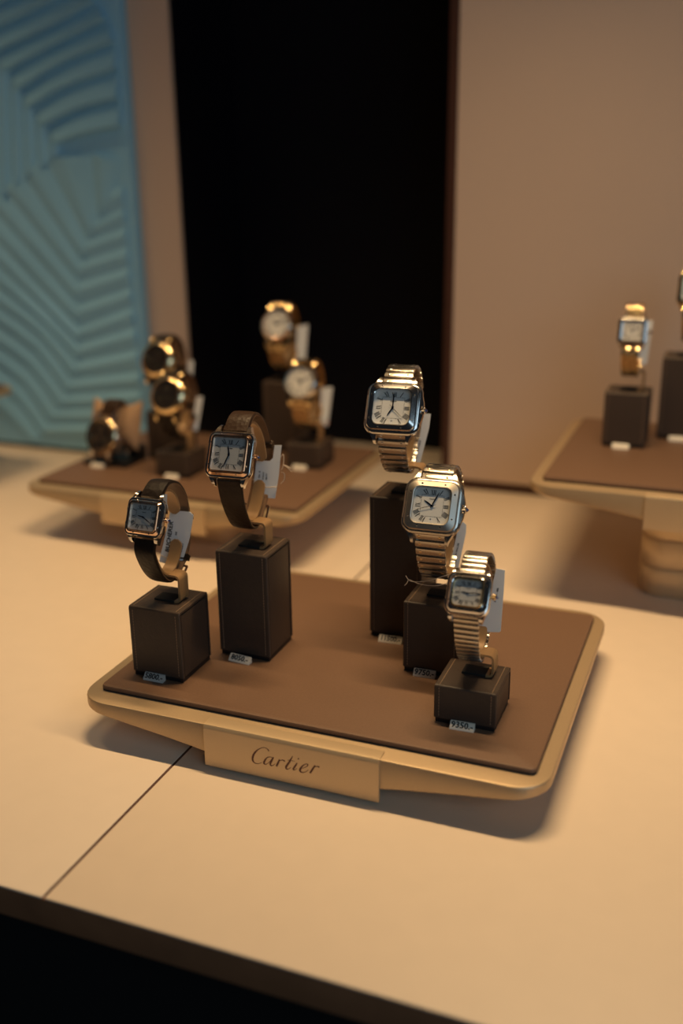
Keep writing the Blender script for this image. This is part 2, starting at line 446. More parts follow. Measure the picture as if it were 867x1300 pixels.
def tray(label, cx, y0, rim, nseg, lettering, W=0.310, D=0.252):
    """low metal display tray: thin ends, deep middle, leather mat, front plaque, stacked pedestal"""
    t = thing('display_tray', label, 'tray', (cx, y0 + D / 2, 0), 0, None)
    def under(x):                       # depth of the side below the rim
        a = abs(x)
        if a < 0.052:
            return 0.0235
        u = (a - 0.052) / (W / 2 - 0.052)
        return 0.0235 + (0.0090 - 0.0235) * (u ** 0.85)
    out = []
    base = rrect(W, D, 0.021, 7)
    for (x, y), (x2, y2) in zip(base, base[1:] + base[:1]):
        k = max(1, int(math.hypot(x2 - x, y2 - y) / 0.013))
        for j in range(k):
            out.append((x + (x2 - x) * j / k, y + (y2 - y) * j / k))
    def inset(d):
        return [(x * (W - 2 * d) / W, y * (D - 2 * d) / D) for x, y in out]
    rings = [[(x, y, rim - under(x) + 0.0015) for x, y in inset(0.0015)], [(x, y, rim - under(x) + 0.003) for x, y in out],
             [(x, y, rim - 0.0012) for x, y in out], [(x, y, rim - 0.0003) for x, y in inset(0.0005)], [(x, y, rim) for x, y in inset(0.0014)]]
    mb = MB().rings(rings, cap0=False)
    # underside
    bot = [(x, y, rim - under(x) + 0.0015) for x, y in inset(0.0015)]
    n = len(bot)
    half = sorted(range(n), key=lambda i: bot[i][0])
    up = sorted([p for p in bot if p[1] > 0], key=lambda p: p[0])
    dn = sorted([p for p in bot if p[1] <= 0], key=lambda p: p[0])
    k = min(len(up), len(dn))
    mb.rings([dn[:k], up[:k]], cap0=False, cap1=False, closed=False)
    mb.build('frame', M['champ'], t)
    mx0, mx1, my0, my1 = -W / 2 + 0.0105, W / 2 - 0.0085, -D / 2 + 0.0145, D / 2 - 0.0135
    mc, md = ((mx0 + mx1) / 2, (my0 + my1) / 2), (mx1 - mx0, my1 - my0)
    mb = MB().prism([(x + mc[0], y + mc[1]) for x, y in rrect(md[0] - 0.0012, md[1] - 0.0012, 0.003)], rim - 0.0005, rim + 0.0012)
    mb.build('mat_backing', M['matdark'], t)
    rr = [rrect(md[0] - 2 * i, md[1] - 2 * i, 0.0045 - i * 0.6) for i in (0.0004, 0, 0.0001, 0.0006, 0.0016)]
    zz = (0.0012, 0.0016, 0.0029, 0.0037, 0.0040)
    MB().rings([[(x + mc[0], y + mc[1], rim + z) for x, y in r] for r, z in zip(rr, zz)]).build('leather_mat', M['mat'], t)
    # plaque bent over the front edge
    prof = [(-D / 2 + 0.0085, rim + 0.0001), (-D / 2 + 0.0085, rim + 0.0010), (-D / 2 + 0.0012, rim + 0.0010), (-D / 2 - 0.0006, rim + 0.0006),
            (-D / 2 - 0.0016, rim - 0.0006), (-D / 2 - 0.0019, rim - 0.0022), (-D / 2 - 0.0019, rim - 0.0278), (-D / 2 + 0.0004, rim - 0.0278), (-D / 2 + 0.0004, rim + 0.0001)]
    pw = 0.058
    pl = MB().rings([[(sx * pw, y, z) for y, z in prof] for sx in (-1, 1)]).build('plaque', M['champ_smooth'], t)
    if lettering:
        mb = MB()
        T = Tr(-0.0017, -D / 2 - 0.0019, rim - 0.0138) @ Rx(pi / 2) @ Matrix.Scale(0.001, 4)
        for pts, ws in CARTIER.values():
            if len(pts) == 2:
                mb.prism([(8.35 + 0.5 * cos(a), 4.5 + 0.5 * sin(a)) for a in [k * pi / 5 for k in range(10)]], -0.02, 0.10, T)
            else:
                stroke(mb, pts, [x * 1.45 for x in ws], -0.02, 0.10, T)
        mb.build('lettering', M['letter'], pl)
    # pedestal of stacked blocks
    zb = rim - 0.0235
    foot = 0.0035 if nseg else 0.0
    segh = (zb - foot * 0 - 0.002) / max(nseg, 1)
    if nseg:
        for s_ in range(nseg):
            a, b = s_ * segh, (s_ + 1) * segh
            rr = [rrect(0.126 - 2 * i, 0.185 - 2 * i, 0.022) for i in (0.0022, 0.0006, 0, 0, 0.0006, 0.0022)]
            zz = (a, a + 0.0005, a + 0.0022, b - 0.0022, b - 0.0005, b)
            MB().rings([[(x, y + 0.01, z) for x, y in r] for r, z in zip(rr, zz)]).build('pedestal_block', M['champ_smooth'], t)
        MB().prism([(x, y + 0.01) for x, y in rrect(0.118, 0.175, 0.02)], zb - 0.002, zb + 0.003).build('pedestal_neck', M['edge'], t)
    else:
        MB().prism([(x, y + 0.01) for x, y in rrect(0.10, 0.16, 0.02)], 0, zb + 0.003).build('pedestal_foot', M['champ_smooth'], t)
    return t

H1, H2, H3 = 0.0305, 0.055, 0.1045
T1 = tray('champagne metal tray in front with brown leather mat and lettered plaque', -0.230, 0.4872, H1, 0, True)
T2 = tray('champagne metal tray at left back carrying the round watches', -0.516, 0.800, H2, 1, False)
T3 = tray('champagne metal tray at right on a tall stack of three pedestal blocks', -0.003, 0.815, H3, 3, False)
T4 = tray('tray at the far left edge before the teal panel, one brown corner showing', -0.991, 0.7645, H3, 3, False)
MZ = 0.0040

# ------------------------------------------------------------------ stands
def stand(label, cx, y0, z0, h, S=0.0387, clip=None, group='leather watch stands'):
    """leather covered block on a black base, with a C-shaped clip; clip = dict from watch geometry"""
    t = thing('watch_stand', label, 'stand', (cx + S / 2, y0 + S / 2, z0), 0, group)
    hb = 0.0030
    MB().rbox((0, 0, hb / 2 + 0.0002), (S - 0.0016, S - 0.0016, hb + 0.0004), 0.0004).build('base', M['black'], t)
    MB().box((0, 0, (h + hb) / 2), (S - 0.0030, S - 0.0045, h - hb - 0.0026)).build('core', M['core'], t)
    def prof(d, r):
        P = [(-S / 2 + d, hb + 0.0004 + d * 0)]
        for k in range(6):
            a = radians(180 - 90 * k / 5)
            P.append((-S / 2 + d + r + r * cos(a), h - d - r + r * sin(a)))
        for k in range(6):
            a = radians(90 - 90 * k / 5)
            P.append((S / 2 - d - r + r * cos(a), h - d - r + r * sin(a)))
        P.append((S / 2 - d, hb + 0.0004))
        return P
    outp, inn = prof(0, 0.0016), prof(0.0019, 0.0006)
    mb = MB()
    xs = [(-S / 2, 0.0005), (-S / 2 + 0.0006, 0), (S / 2 - 0.0006, 0), (S / 2, 0.0005)]
    rings = []
    for x, d in xs:
        o_ = prof(d, 0.0016)
        rings.append([(x, y, z) for y, z in o_] + [(x, y, z) for y, z in inn[::-1]])
    n = len(rings[0])
    mb.rings(rings, cap0=False, cap1=False)
    k = len(outp)
    for r in (rings[0], rings[-1]):
        vs = r
        mb.add(vs, [(i, i + 1, n - 2 - i, n - 1 - i) for i in range(k - 1)])
    mb.build('leather_wrap', M['leather'], t)
    for sx in (-1, 1):
        MB().rbox((sx * (S / 2 - 0.0010), 0, (h - 0.0029 + hb + 0.0006) / 2), (0.0016, S - 0.0058, h - 0.0029 - hb - 0.0006), 0.0006).build('side_panel', M['leather'], t)
    mb = MB()
    for sx in (-1, 1):
        x = sx * (S / 2 - 0.0032)
        z = hb + 0.002
        while z < h - 0.002:
            mb.box((x, -S / 2, z + 0.00055), (0.00038, 0.0004, 0.0013))
            z += 0.0020
        y = -S / 2 + 0.002
        while y < S / 2 - 0.002:
            mb.box((x, y + 0.00055, h), (0.00045, 0.0013, 0.0004))
            y += 0.0020
    stuff(mb.build('stitching', M['stitch'], t))
    if clip:
        c, z_off = clip, h
        # ring band
        P = c['clip_path']                       # list of (y, z) with z above the block
        wid = c.get('clip_w', 0.0088)
        L = [0]
        for a, b in zip(P, P[1:]):
            L.append(L[-1] + math.hypot(b[0] - a[0], b[1] - a[1]))
        rings = []
        for i, (y, z) in enumerate(P):
            a, b = P[max(i - 1, 0)], P[min(i + 1, len(P) - 1)]
            ty, tz = b[0] - a[0], b[1] - a[1]
            l = math.hypot(ty, tz)
            ny, nz = -tz / l, ty / l
            d = min(L[i], L[-1] - L[i]) + 0.0002
            hw = wid / 2
            if d < hw:
                hw = sqrt(max(hw * hw - (hw - d) ** 2, 1e-8))
            th = 0.0013
            rings.append([(sx * hw + c['cx'], y - ny * th * s_, z - nz * th * s_ + h) for sx, s_ in ((-1, 0), (1, 0), (1, 1), (-1, 1))])
        mb = MB().rings(rings)
        # foot: out to the right under the strap, down, and back over the block
        zb, yb = c['clip_bottom'], c['clip_yb']
        xr = c['strap_w'] / 2 + 0.0042
        r = 0.0028
        Q = [(c['cx'], zb), (xr - r, zb)]
        for k in range(1, 6):
            a = radians(90 - 90 * k / 5)
            Q.append((xr - r + r * cos(a), zb - r + r * sin(a)))
        zt = 0.0008
        for k in range(0, 6):
            a = radians(-90 * k / 5)
            Q.append((xr - r + r * cos(a), zt + r + r * sin(a)))
        Q.append((xr - r - 0.0015, zt))
        th = 0.0014
        rings = []
        for i, (x, z) in enumerate(Q):
            a, b = Q[max(i - 1, 0)], Q[min(i + 1, len(Q) - 1)]
            tx, tz = b[0] - a[0], b[1] - a[1]
            l = math.hypot(tx, tz)
            nx, nz = -tz / l * th / 2, tx / l * th / 2
            y0_, y1_ = yb - 0.0052, yb + 0.0058
            rings.append([(x + nx, y0_, z + nz + h), (x - nx, y0_, z - nz + h), (x - nx, y1_, z - nz + h), (x + nx, y1_, z + nz + h)])
        mb.rings(rings)
        mb.build('clip', M['clip'], t)
        MB().rbox(((xr - r - 0.0015 - 0.0075) / 2, yb + 0.0003, 0.0008 + h), (xr - r + 0.0060, 0.0112, 0.0015), 0.0004).build('clip_foot', M['core'], t)  # plate coloured dark in place of the watch's shadow on it
    return t

# ------------------------------------------------------------------ watches
ROMAN = {1: 'I', 2: 'II', 3: 'III', 4: 'IIII', 5: 'V', 6: 'VI', 7: 'VII', 8: 'VIII', 9: 'IX', 10: 'X', 11: 'XI', 12: 'XII'}

def roman(mb, s, T, L, th, tn):
    """numeral in a local frame: x along the circle, y outwards from 0 to L"""
    items, x = [], 0
    gap = th * 0.75
    for ch in s:
        wch = {'I': th, 'V': th * 2.9, 'X': th * 3.0}[ch]
        items.append((ch, x, wch))
        x += wch + gap
    tot = x - gap
    for ch, x0, wch in items:
        x0 -= tot / 2
        if ch == 'I':
            mb.box((x0 + wch / 2, L / 2, 0), (th, L, 0.00006), T)
        else:
            xa, xb = x0 + th / 2, x0 + wch - tn / 2
            if ch == 'V':
                legs = [((xa, L), ((x0 + wch / 2), 0), th), ((xb, L), (x0 + wch / 2, 0), tn)]
            else:
                legs = [((xa, L), (xb, 0), th), ((xb, L), (xa, 0), tn)]
            for (ax, ay), (bx, by), t_ in legs:
                mb.add([(ax - t_ / 2, ay, 0.00003), (ax + t_ / 2, ay, 0.00003), (bx + t_ / 2, by, 0.00003), (bx - t_ / 2, by, 0.00003),
                        (ax - t_ / 2, ay, -0.00003), (ax + t_ / 2, ay, -0.00003), (bx + t_ / 2, by, -0.00003), (bx - t_ / 2, by, -0.00003)],
                       [(0, 1, 2, 3), (7, 6, 5, 4), (0, 4, 5, 1), (1, 5, 6, 2), (2, 6, 7, 3), (3, 7, 4, 0)], T)

def hand(name, ang, length, w_, n, TC, root, m_, tail=0.0, tip=0.3):
    a = radians(ang)
    T = TC @ Tr(0, 0, n) @ Rz(-a)
    poly = [(-w_ * 0.35, -tail), (w_ * 0.35, -tail), (w_ / 2, length * 0.55), (w_ * 0.12, length), (-w_ * 0.12, length), (-w_ / 2, length * 0.55)]
    return MB().prism(poly, -0.00007, 0.00007, T).build(name, m_, root)

def link_mesh(w_, pitch, th, style, m_):
    mb = MB()
    if style == 'santos':
        mb.rbox((0, 0, -th / 2), (w_, pitch * 0.72, th), 0.0006)
        mb.rbox((0, pitch * 0.5, -th * 0.75), (w_ * 0.92, pitch * 0.34, th * 0.5), 0.0002)
    elif style == 'bars':
        mb.rbox((0, 0, -th / 2), (w_, pitch * 0.78, th), 0.0008)
        mb.box((0, pitch * 0.5, -th * 0.72), (w_ * 0.9, pitch * 0.3, th * 0.5))
    elif style == 'beads':
        n = 4
        for k in range(n):
            mb.rbox(((k - (n - 1) / 2) * w_ / n, (0.25 if k % 2 else -0.25) * pitch, -th / 2), (w_ / n * 0.92, pitch * 0.86, th), 0.0006)
    else:                                # three-row bracelet
        mb.rbox((0, 0, -th / 2), (w_ * 0.44, pitch * 0.92, th), 0.0005)
        for sx in (-1, 1):
            mb.rbox((sx * w_ * 0.37, pitch * 0.18, -th / 2), (w_ * 0.25, pitch * 0.92, th * 0.9), 0.0005)
    o = mb.build('link', m_)
    me = o.data
    bpy.data.objects.remove(o)
    return me

_scr = {}
def screw_mesh(r, m_):
    if (r, m_.name) not in _scr:
        mb = MB().lathe([(r, -0.0003), (r, 0.00012), (r * 0.75, 0.00026)], 10)
        o = mb.build('screw', m_)
        _scr[(r, m_.name)] = o.data
        bpy.data.objects.remove(o)
    return _scr[(r, m_.name)]

def watch(label, root_xyz, yaw_, sp):
    """root_xyz: centre of the block top; every number below is metres above/behind it"""
    a = radians(sp['tilt'])
    yd, zd = sp['D'][0] / 1000, sp['D'][1] / 1000
    pts_out = [Vector((0, y / 1000, z / 1000)) for y, z in sp['ring']]
    zlow = min(p.z for p in pts_out)
    ya = radians(yaw_)
    ox = yd * sin(ya) * 1.0
    root = thing(sp.get('name', 'wristwatch'), label, 'watch', (root_xyz[0] + ox, root_xyz[1], root_xyz[2] + zlow), ya, sp.get('group', 'wristwatches on display'))
    up, nv = Vector((0, sin(a), cos(a))), Vector((0, -cos(a), sin(a)))
    TC = Matrix(((1, 0, 0, 0), (0, sin(a), -cos(a), yd), (0, cos(a), sin(a), zd - zlow), (0, 0, 0, 1)))
    w_, h_, sw = sp['w'], sp['h'], sp['sw']
    D = Vector((0, yd, zd - zlow))
    lg = sp.get('lug', 0.0042)
    thick = sp.get('thick', 0.0075)
    rnd = sp.get('round', False)
    mc, mbz = M[sp.get('case', 'steel')], M[sp.get('bezel', 'steel')]
    # --- case
    mb = MB()
    cr = w_ / 2 if rnd else sp.get('cr', 0.005)
    def ol(d, ww=w_, hh=h_):
        return rrect(ww - 2 * d, hh - 2 * d, max(cr - d, 0.0008), 12 if rnd else 5)
    ex = 0.0 if rnd else sp.get('flare', 0.0012)
    mb.rings([[(x, y, z) for x, y in ol(d)] for d, z in ((0.003, -thick), (0.0008, -thick + 0.0015), (-ex, -thick * 0.55), (-ex, -0.0022), (-ex * 0.4, -0.0008), (0.0004, -0.0004))], TC)
    for sx in (-1, 1):
        for sy in (-1, 1):
            x0, x1 = sw / 2 + 0.0002, (w_ / 2 + ex * 0.8)
            if rnd:
                secs = [(x0 - 0.002, x0 + 0.0045, h_ / 2 - 0.007, -0.0055, -0.0008), (x0 - 0.0008, x0 + 0.0030, h_ / 2 + 0.0005, -0.0065, -0.0018), (x0, x0 + 0.0024, h_ / 2 + lg, -0.0085, -0.0055)]
            else:
                secs = [(x0 - 0.001, x1, h_ / 2 - 0.0075, -0.0060, -0.0010), (x0, x1 - 0.0004, h_ / 2 - 0.0035, -0.0064, -0.0010),
                        (x0, x0 + (x1 - x0) * 0.62, h_ / 2 - 0.0001, -0.0068, -0.0016), (x0, x0 + 0.0022, h_ / 2 + lg * 0.7, -0.0078, -0.0034), (x0, x0 + 0.0016, h_ / 2 + lg, -0.0086, -0.0058)]
            mb.rings([[(sx * xa, sy * y, n0), (sx * xb, sy * y, n0), (sx * xb, sy * y, n1), (sx * xa, sy * y, n1)] for xa, xb, y, n0, n1 in secs], TC)
    mb.build('case', mc, root)
    # --- bezel
    dw, dh = sp['dw'], sp['dh']
    bh = sp.get('bh', 0.0016)
    ir = dw / 2 if rnd else sp.get('ir', 0.003)
    def dl(d):
        return rrect(dw + 2 * d, dh + 2 * d, max(ir + d, 0.0005), 12 if rnd else 5)
    dome = sp.get('dome', 0.0)
    lip = 0.0011 if sp.get('lip') else 0.0
    b_in = [(lip + 0.0006, bh), (lip, bh - 0.0002)]
    rg = [[(x, y, -0.0012) for x, y in ol(0.0002)], [(x, y, bh - 0.0011 - dome) for x, y in ol(0.0002)], [(x, y, bh - 0.0003 - dome) for x, y in ol(0.0008)]]
    rg += [[(x, y, z) for x, y in dl(d)] for d, z in b_in] + [[(x, y, -0.0004) for x, y in dl(lip)]]
    mb = MB().rings(rg, TC, cap0=False, cap1=False)
    bz = mb.build('bezel', mbz, root, angle=28)
    if sp.get('tachy'):
        mb = MB().lathe([(w_ / 2 - 0.0012, bh - 0.0002), (w_ / 2 - 0.0014, bh + 0.0003), (dw / 2 + 0.0012, bh + 0.0003), (dw / 2 + 0.001, bh - 0.0002)], 40, TC, cap0=False, cap1=False)
        mb.build('tachymeter_ring', M['dial_b'], bz)
    if lip:
        lr = [[(x, y, z) for x, y in dl(d)] for d, z in ((lip, -0.0003), (lip, bh + 0.0002), (lip * 0.7, bh + 0.0007), (lip * 0.2, bh + 0.0006), (0, bh + 0.0001), (0, -0.0003))]
        MB().rings(lr, TC, cap0=False, cap1=False).build('bezel_lip', M[sp['lip']], bz)
    if not rnd:
        bx, by = (dw / 2 + lip + w_ / 2 - 0.0006) / 2, (dh / 2 + lip + h_ / 2 - 0.0006) / 2
        px, py = dw * 0.31, dh * 0.34
        for x, y in ((-px, by), (px, by), (-px, -by), (px, -by), (-bx, py), (-bx, -py), (bx, py), (bx, -py)):
            link('bezel_screw', screw_mesh(0.00062, M[sp.get('screw', 'steel')]), bz, mw=TC @ Tr(x, y, bh - 0.0001 - dome * 0.5))
    # --- dial
    MB().prism(dl(lip * 0.5 + 0.0002), -0.0004, 0.0, TC).build('dial', M[sp.get('dial', 'dial')], root)
    k = min(dw, dh)
    if sp.get('numerals', True):
        mb = MB()
        L = k * 0.135
        for hnum in range(1, 13):
            if hnum == 6 and sp.get('date'):
                continue
            th_ = radians(30 * hnum)
            s_, c_ = sin(th_), cos(th_)
            R = min((dw / 2 - k * 0.055) / max(abs(s_), 1e-6), (dh / 2 - k * 0.055) / max(abs(c_), 1e-6))
            if rnd:
                R = dw / 2 * 0.93
            LL = L * (1.18 if hnum in (1, 2, 4, 5, 7, 8, 10, 11) and not rnd else 1.0)
            T = TC @ Tr(0, 0, 0.00005) @ Rz(-th_) @ Tr(0, R - LL, 0)
            roman(mb, ROMAN[hnum], T, LL, k * 0.021, k * 0.008)
        mb.build('roman_numerals', M['print'], root)
        mb = MB()
        if not rnd:
            g = 0.30
            for sx in (-1, 1):
                mb.box((sx * dw * g, 0, 0.00003), (0.00012, dh * 2 * g, 0.00005), TC)
                mb.box((0, sx * dh * g, 0.00003), (dw * 2 * g, 0.00012, 0.00005), TC)
                for q in range(-2, 3):
                    mb.box((sx * dw * g, q * dh * g / 2.5, 0.00003), (0.0005, 0.00022, 0.00005), TC)
                    mb.box((q * dw * g / 2.5, sx * dh * g, 0.00003), (0.00022, 0.0005, 0.00005), TC)
        vs, fs = text_geo('Cartier', k * 0.062)
        mb.add(vs, fs, TC @ Tr(0, dh * 0.19, 0.00003))
        mb.build('minute_track', M['print'], root)
    elif sp.get('chrono'):
        mb = MB()
        for q in range(12):
            mb.box((0, dw * 0.40, 0.0001), (dw * 0.05, dw * 0.12, 0.0003), TC @ Rz(radians(30 * q)))
        mb.build('hour_markers', mbz, root)
        for q in (90, 210, 330) if sp['chrono'] == 2 else (0, 120, 240):
            T = TC @ Rz(radians(q)) @ Tr(0, dw * 0.22, 0)
            MB().lathe([(dw * 0.13, -0.0001), (dw * 0.13, 0.0002), (dw * 0.10, 0.0002), (dw * 0.10, 0.00005), (0.0002, 0.00005)], 20, T).build('subdial', mbz, root)
    if sp.get('date'):
        MB().box((0, -dh * 0.375, 0.00004), (k * 0.095, k * 0.105, 0.00012), TC).build('date_window', M['card'], root)
        vs, fs = text_geo('18', k * 0.062)
        MB().add(vs, fs, TC @ Tr(0, -dh * 0.375, 0.00014)).build('date_numerals', M['print'], root)
    hm = M[sp.get('hands', 'blue')]
    hh, mm = sp.get('time', (10, 9))
    hand('hour_hand', 30 * (hh + mm / 60), k * 0.27, k * 0.045, 0.00030, TC, root, hm, k * 0.05)
    hand('minute_hand', 6 * mm, k * 0.42, k * 0.038, 0.00055, TC, root, hm, k * 0.06)
    if sp.get('sec') is not None:
        hand('second_hand', 6 * sp['sec'], k * 0.42, k * 0.014, 0.0008, TC, root, hm, k * 0.12)
    MB().lathe([(k * 0.032, 0.0001), (k * 0.032, 0.0009), (k * 0.015, 0.0010)], 12, TC).build('hand_hub', hm, root)
    # --- crystal
    MB().rings([[(x, y, z) for x, y in dl(d)] for d, z in ((lip * 0 - 0.00005, bh - 0.0007), (-0.00005, bh - 0.0001), (-0.0003, bh + 0.0001))], TC).build('crystal', M['crystal'], root)
    # --- crown
    mcn = M[sp.get('crown', sp.get('case', 'steel'))]
    xc = w_ / 2 + ex
    cz = -0.0034
    T = TC @ Tr(xc, 0, cz) @ Ry(pi / 2)
    cs = sp.get('crown_r', 0.0021)
    prof = []
    n = 14
    def fl(r, z):
        return [((r * (1.0 + (0.07 if q % 2 else -0.05))) * cos(2 * pi * q / (2 * n)) if True else 0, (r * (1.0 + (0.07 if q % 2 else -0.05))) * sin(2 * pi * q / (2 * n)), z) for q in range(2 * n)]
    cw = MB().rings([fl(cs * 0.55, -0.001), fl(cs * 0.55, 0.0004), fl(cs, 0.0008), fl(cs * 0.95, 0.0022), fl(cs * 0.6, 0.0028)], T).build('crown', mcn, root)
    if not rnd:
        MB().lathe([(cs * 0.6, 0.0024), (cs * 0.5, 0.0032), (cs * 0.2, 0.0040), (0.0001, 0.0042)], 12, T).build('cabochon', M['cab'], cw)
    if sp.get('guards'):
        for sy in (-1, 1):
            MB().rings([[(xc - 0.0012, sy * y, z0), (xc + xx, sy * y, z0 + 0.0006), (xc + xx, sy * y, z1 - 0.0004), (xc - 0.0012, sy * y, z1)] for y, xx, z0, z1 in
                        ((0.0026, 0.0016, -0.0058, -0.0012), (0.0050, 0.0013, -0.0058, -0.0012), (0.0095, 0.0001, -0.0056, -0.0012))], TC).build('crown_guard', mc, root)
    if sp.get('chrono'):
        for sy in (-1, 1):
            MB().lathe([(0.0012, -0.001), (0.0012, 0.0012), (0.0018, 0.0013), (0.0018, 0.0028)], 10, TC @ Rz(radians(28 * sy)) @ Tr(xc, 0, cz) @ Ry(pi / 2)).build('pusher', mcn, root)
    # --- strap / bracelet path (outer surface), from lower lugs under and round the back to the upper lugs
    topl = D + up * (h_ / 2 + lg * 0.45) - nv * 0.0046
    botl = D - up * (h_ / 2 + lg * 0.45) - nv * 0.0046
    if sp.get('style') in ('santos', 'bars', 'three', 'beads'):
        topl = D + up * (h_ / 2 + 0.0008) - nv * 0.0022
        botl = D - up * (h_ / 2 + 0.0008) - nv * 0.0022
    ring_pts = [Vector((0, p.y, p.z - zlow)) for p in pts_out]
    P = catmull([botl] + ring_pts + [topl], 10)
    L = [0]
    for p, q in zip(P, P[1:]):
        L.append(L[-1] + (q - p).length)
    tot = L[-1]
    def at(s):
        k_ = 0
        lo, hi = 0, len(L) - 2
        while lo < hi:
            mid = (lo + hi) // 2
            if L[mid + 1] < s:
                lo = mid + 1
            else:
                hi = mid
        t_ = (s - L[lo]) / max(L[lo + 1] - L[lo], 1e-9)
        p = P[lo].lerp(P[lo + 1], t_)
        tg = (P[min(lo + 2, len(P) - 1)] - P[max(lo - 1, 0)]).normalized()
        nn = Vector((0, -tg.z, tg.y)) * -1          # outward: path runs front-bottom -> back -> top
        return p, tg, nn
    if sp.get('style', 'leather') == 'leather':
        n = 70
        rings, rings2 = [], []
        for i in range(n + 1):
            s = tot * i / n
            p, tg, nn = at(s)
            e = min(s, tot - s) / tot
            wd = sw * (1 - 0.18 * min(e / 0.3, 1)) / 2 - 0.0002
            th = 0.0034 - 0.0014 * min(e / 0.25, 1)
            o_ = [(-1, -th * 0.5), (-0.94, -0.0004), (-0.5, 0), (0.5, 0), (0.94, -0.0004), (1, -th * 0.5), (1, -th * 0.72), (-1, -th * 0.72)]
            rings.append([tuple(p + nn * d + Vector((x * wd, 0, 0))) for x, d in o_])
            rings2.append([tuple(p + nn * d + Vector((x * wd * 0.985, 0, 0))) for x, d in ((-1, -th * 0.72), (1, -th * 0.72), (1, -th), (-1, -th))])
        st = MB().rings(rings).build('strap', M[sp.get('strap', 'strap')], root)
        MB().rings(rings2).build('strap_lining', M['lining'], st)
        # keeper loops and buckle at the back
        for s in sp.get('keepers', (0.47, 0.55)):
            p, tg, nn = at(tot * s)
            wd = sw * 0.82
            T = Matrix(((1, 0, 0, p.x), (0, tg.y, nn.y, p.y), (0, tg.z, nn.z, p.z), (0, 0, 0, 1)))
            mb = MB()
            mb.rbox((0, 0, 0.0006), (wd + 0.002, 0.004, 0.0011), 0.0004, T)
            mb.rbox((0, 0, -0.0030), (wd + 0.002, 0.004, 0.0008), 0.0003, T)
            for sx in (-1, 1):
                mb.rbox((sx * (wd / 2 + 0.0006), 0, -0.0012), (0.0009, 0.004, 0.0042), 0.0003, T)
            mb.build('keeper_loop', M[sp.get('strap', 'strap')], st)
        p, tg, nn = at(tot * sp.get('buckle', 0.40))
        T = Matrix(((1, 0, 0, p.x), (0, tg.y, nn.y, p.y), (0, tg.z, nn.z, p.z), (0, 0, 0, 1)))
        wd = sw * 0.82 / 2 + 0.0016
        mb = MB()
        mb.tube([(wd, 0.005, -0.0006), (wd, -0.0045, 0.0014), (wd - 0.0015, -0.006, 0.0016), (-wd + 0.0015, -0.006, 0.0016), (-wd, -0.0045, 0.0014), (-wd, 0.005, -0.0006), (wd, 0.005, -0.0006)], 0.0008, 6, T)
        mb.tube([(0, 0.005, 0.0004), (0, -0.006, 0.0022)], 0.0006, 6, T)
        mb.build('buckle', M[sp.get('buckle_m', 'gold')], root)
    else:
        pitch, th = sp['pitch'], sp.get('lth', 0.0027)
        n = int(round(tot / pitch))
        pitch = tot / n
        mlink = M[sp.get('link', 'brushed')]
        me = link_mesh(1.0 * sw, pitch, th, sp['style'], mlink)
        me2 = link_mesh(0.90 * sw, pitch, th, sp['style'], mlink)
        for i in range(n):
            s = (i + 0.5) * pitch
            p, tg, nn = at(s)
            e = min(s, tot - s) / tot
            T = Matrix(((1, 0, 0, 0), (0, tg.y, nn.y, p.y), (0, tg.z, nn.z, p.z), (0, 0, 0, 1)))
            sc = 1 - 0.13 * min(e / 0.35, 1)
            T = T @ Matrix.Diagonal((-sc, 1, 1, 1)) if False else T @ Matrix.Diagonal((sc, 1, 1, 1))
            lk = link('link', me, root, mw=T)
            if sp['style'] == 'santos':
                for sx in (-1, 1):
                    link('link_screw', screw_mesh(0.00095, M[sp.get('lscrew', 'steel')]), lk, mw=Tr(sx * sw * 0.335, 0, 0.0))
        if sp.get('clasp', False):
            p, tg, nn = at(tot * 0.36)
            T = Matrix(((1, 0, 0, 0), (0, tg.y, nn.y, p.y), (0, tg.z, nn.z, p.z), (0, 0, 0, 1)))
            MB().rbox((0, 0, -0.0031), (sw * 0.72, 0.016, 0.0008), 0.0003, T).build('clasp', M['steel'], root)
    # --- data for the clip of the stand
    rp = [(p.y, p.z + zlow) for p in P]
    back = D - nv * 0.0105
    arc = rp + [((D + up * h_ * 0.25 - nv * (thick + 0.003)).y, (D + up * h_ * 0.25 - nv * (thick + 0.003)).z + zlow), ((D - nv * (thick + 0.003)).y, (D - nv * (thick + 0.003)).z + zlow), ((D - up * h_ * 0.25 - nv * (thick + 0.003)).y, (D - up * h_ * 0.25 - nv * (thick + 0.003)).z + zlow)]
    yc = (max(q[0] for q in arc) + min(q[0] for q in arc)) / 2
    zc = (max(q[1] for q in arc) + min(q[1] for q in arc)) / 2
    pol = sorted((atan2(q[1] - zc, q[0] - yc), math.hypot(q[0] - yc, q[1] - zc)) for q in arc)
    def Rf(f):
        f = (f + pi) % (2 * pi) - pi
        for (a0, r0), (a1, r1) in zip(pol, pol[1:]):
            if a0 <= f <= a1:
                return r0 + (r1 - r0) * (f - a0) / max(a1 - a0, 1e-9)
        return pol[0][1]
    f0, f1 = sp.get('tongue', (-36, 18))
    path = []
    N = 60
    offb, offk = sp.get('off_bottom', 0.0044), sp.get('off_back', 0.0105)
    for i in range(N + 1):
        f = radians(f0) + (radians(f1) - 2 * pi - radians(f0)) * i / N
        fd = (math.degrees(f) + 180) % 360 - 180
        kb = max(0, cos(radians(fd + 90))) ** 2
        kk = max(0, cos(radians(fd))) ** 1.2
        off = 0.0056 + (offb - 0.0056) * kb + (offk - 0.0056) * kk
        path.append((yc + (Rf(f) - off) * cos(f), zc + (Rf(f) - off) * sin(f)))
    sm = path
    for _ in range(3):
        sm = [sm[0]] + [((sm[i - 1][0] + 2 * sm[i][0] + sm[i + 1][0]) / 4, (sm[i - 1][1] + 2 * sm[i][1] + sm[i + 1][1]) / 4) for i in range(1, len(sm) - 1)] + [sm[-1]]
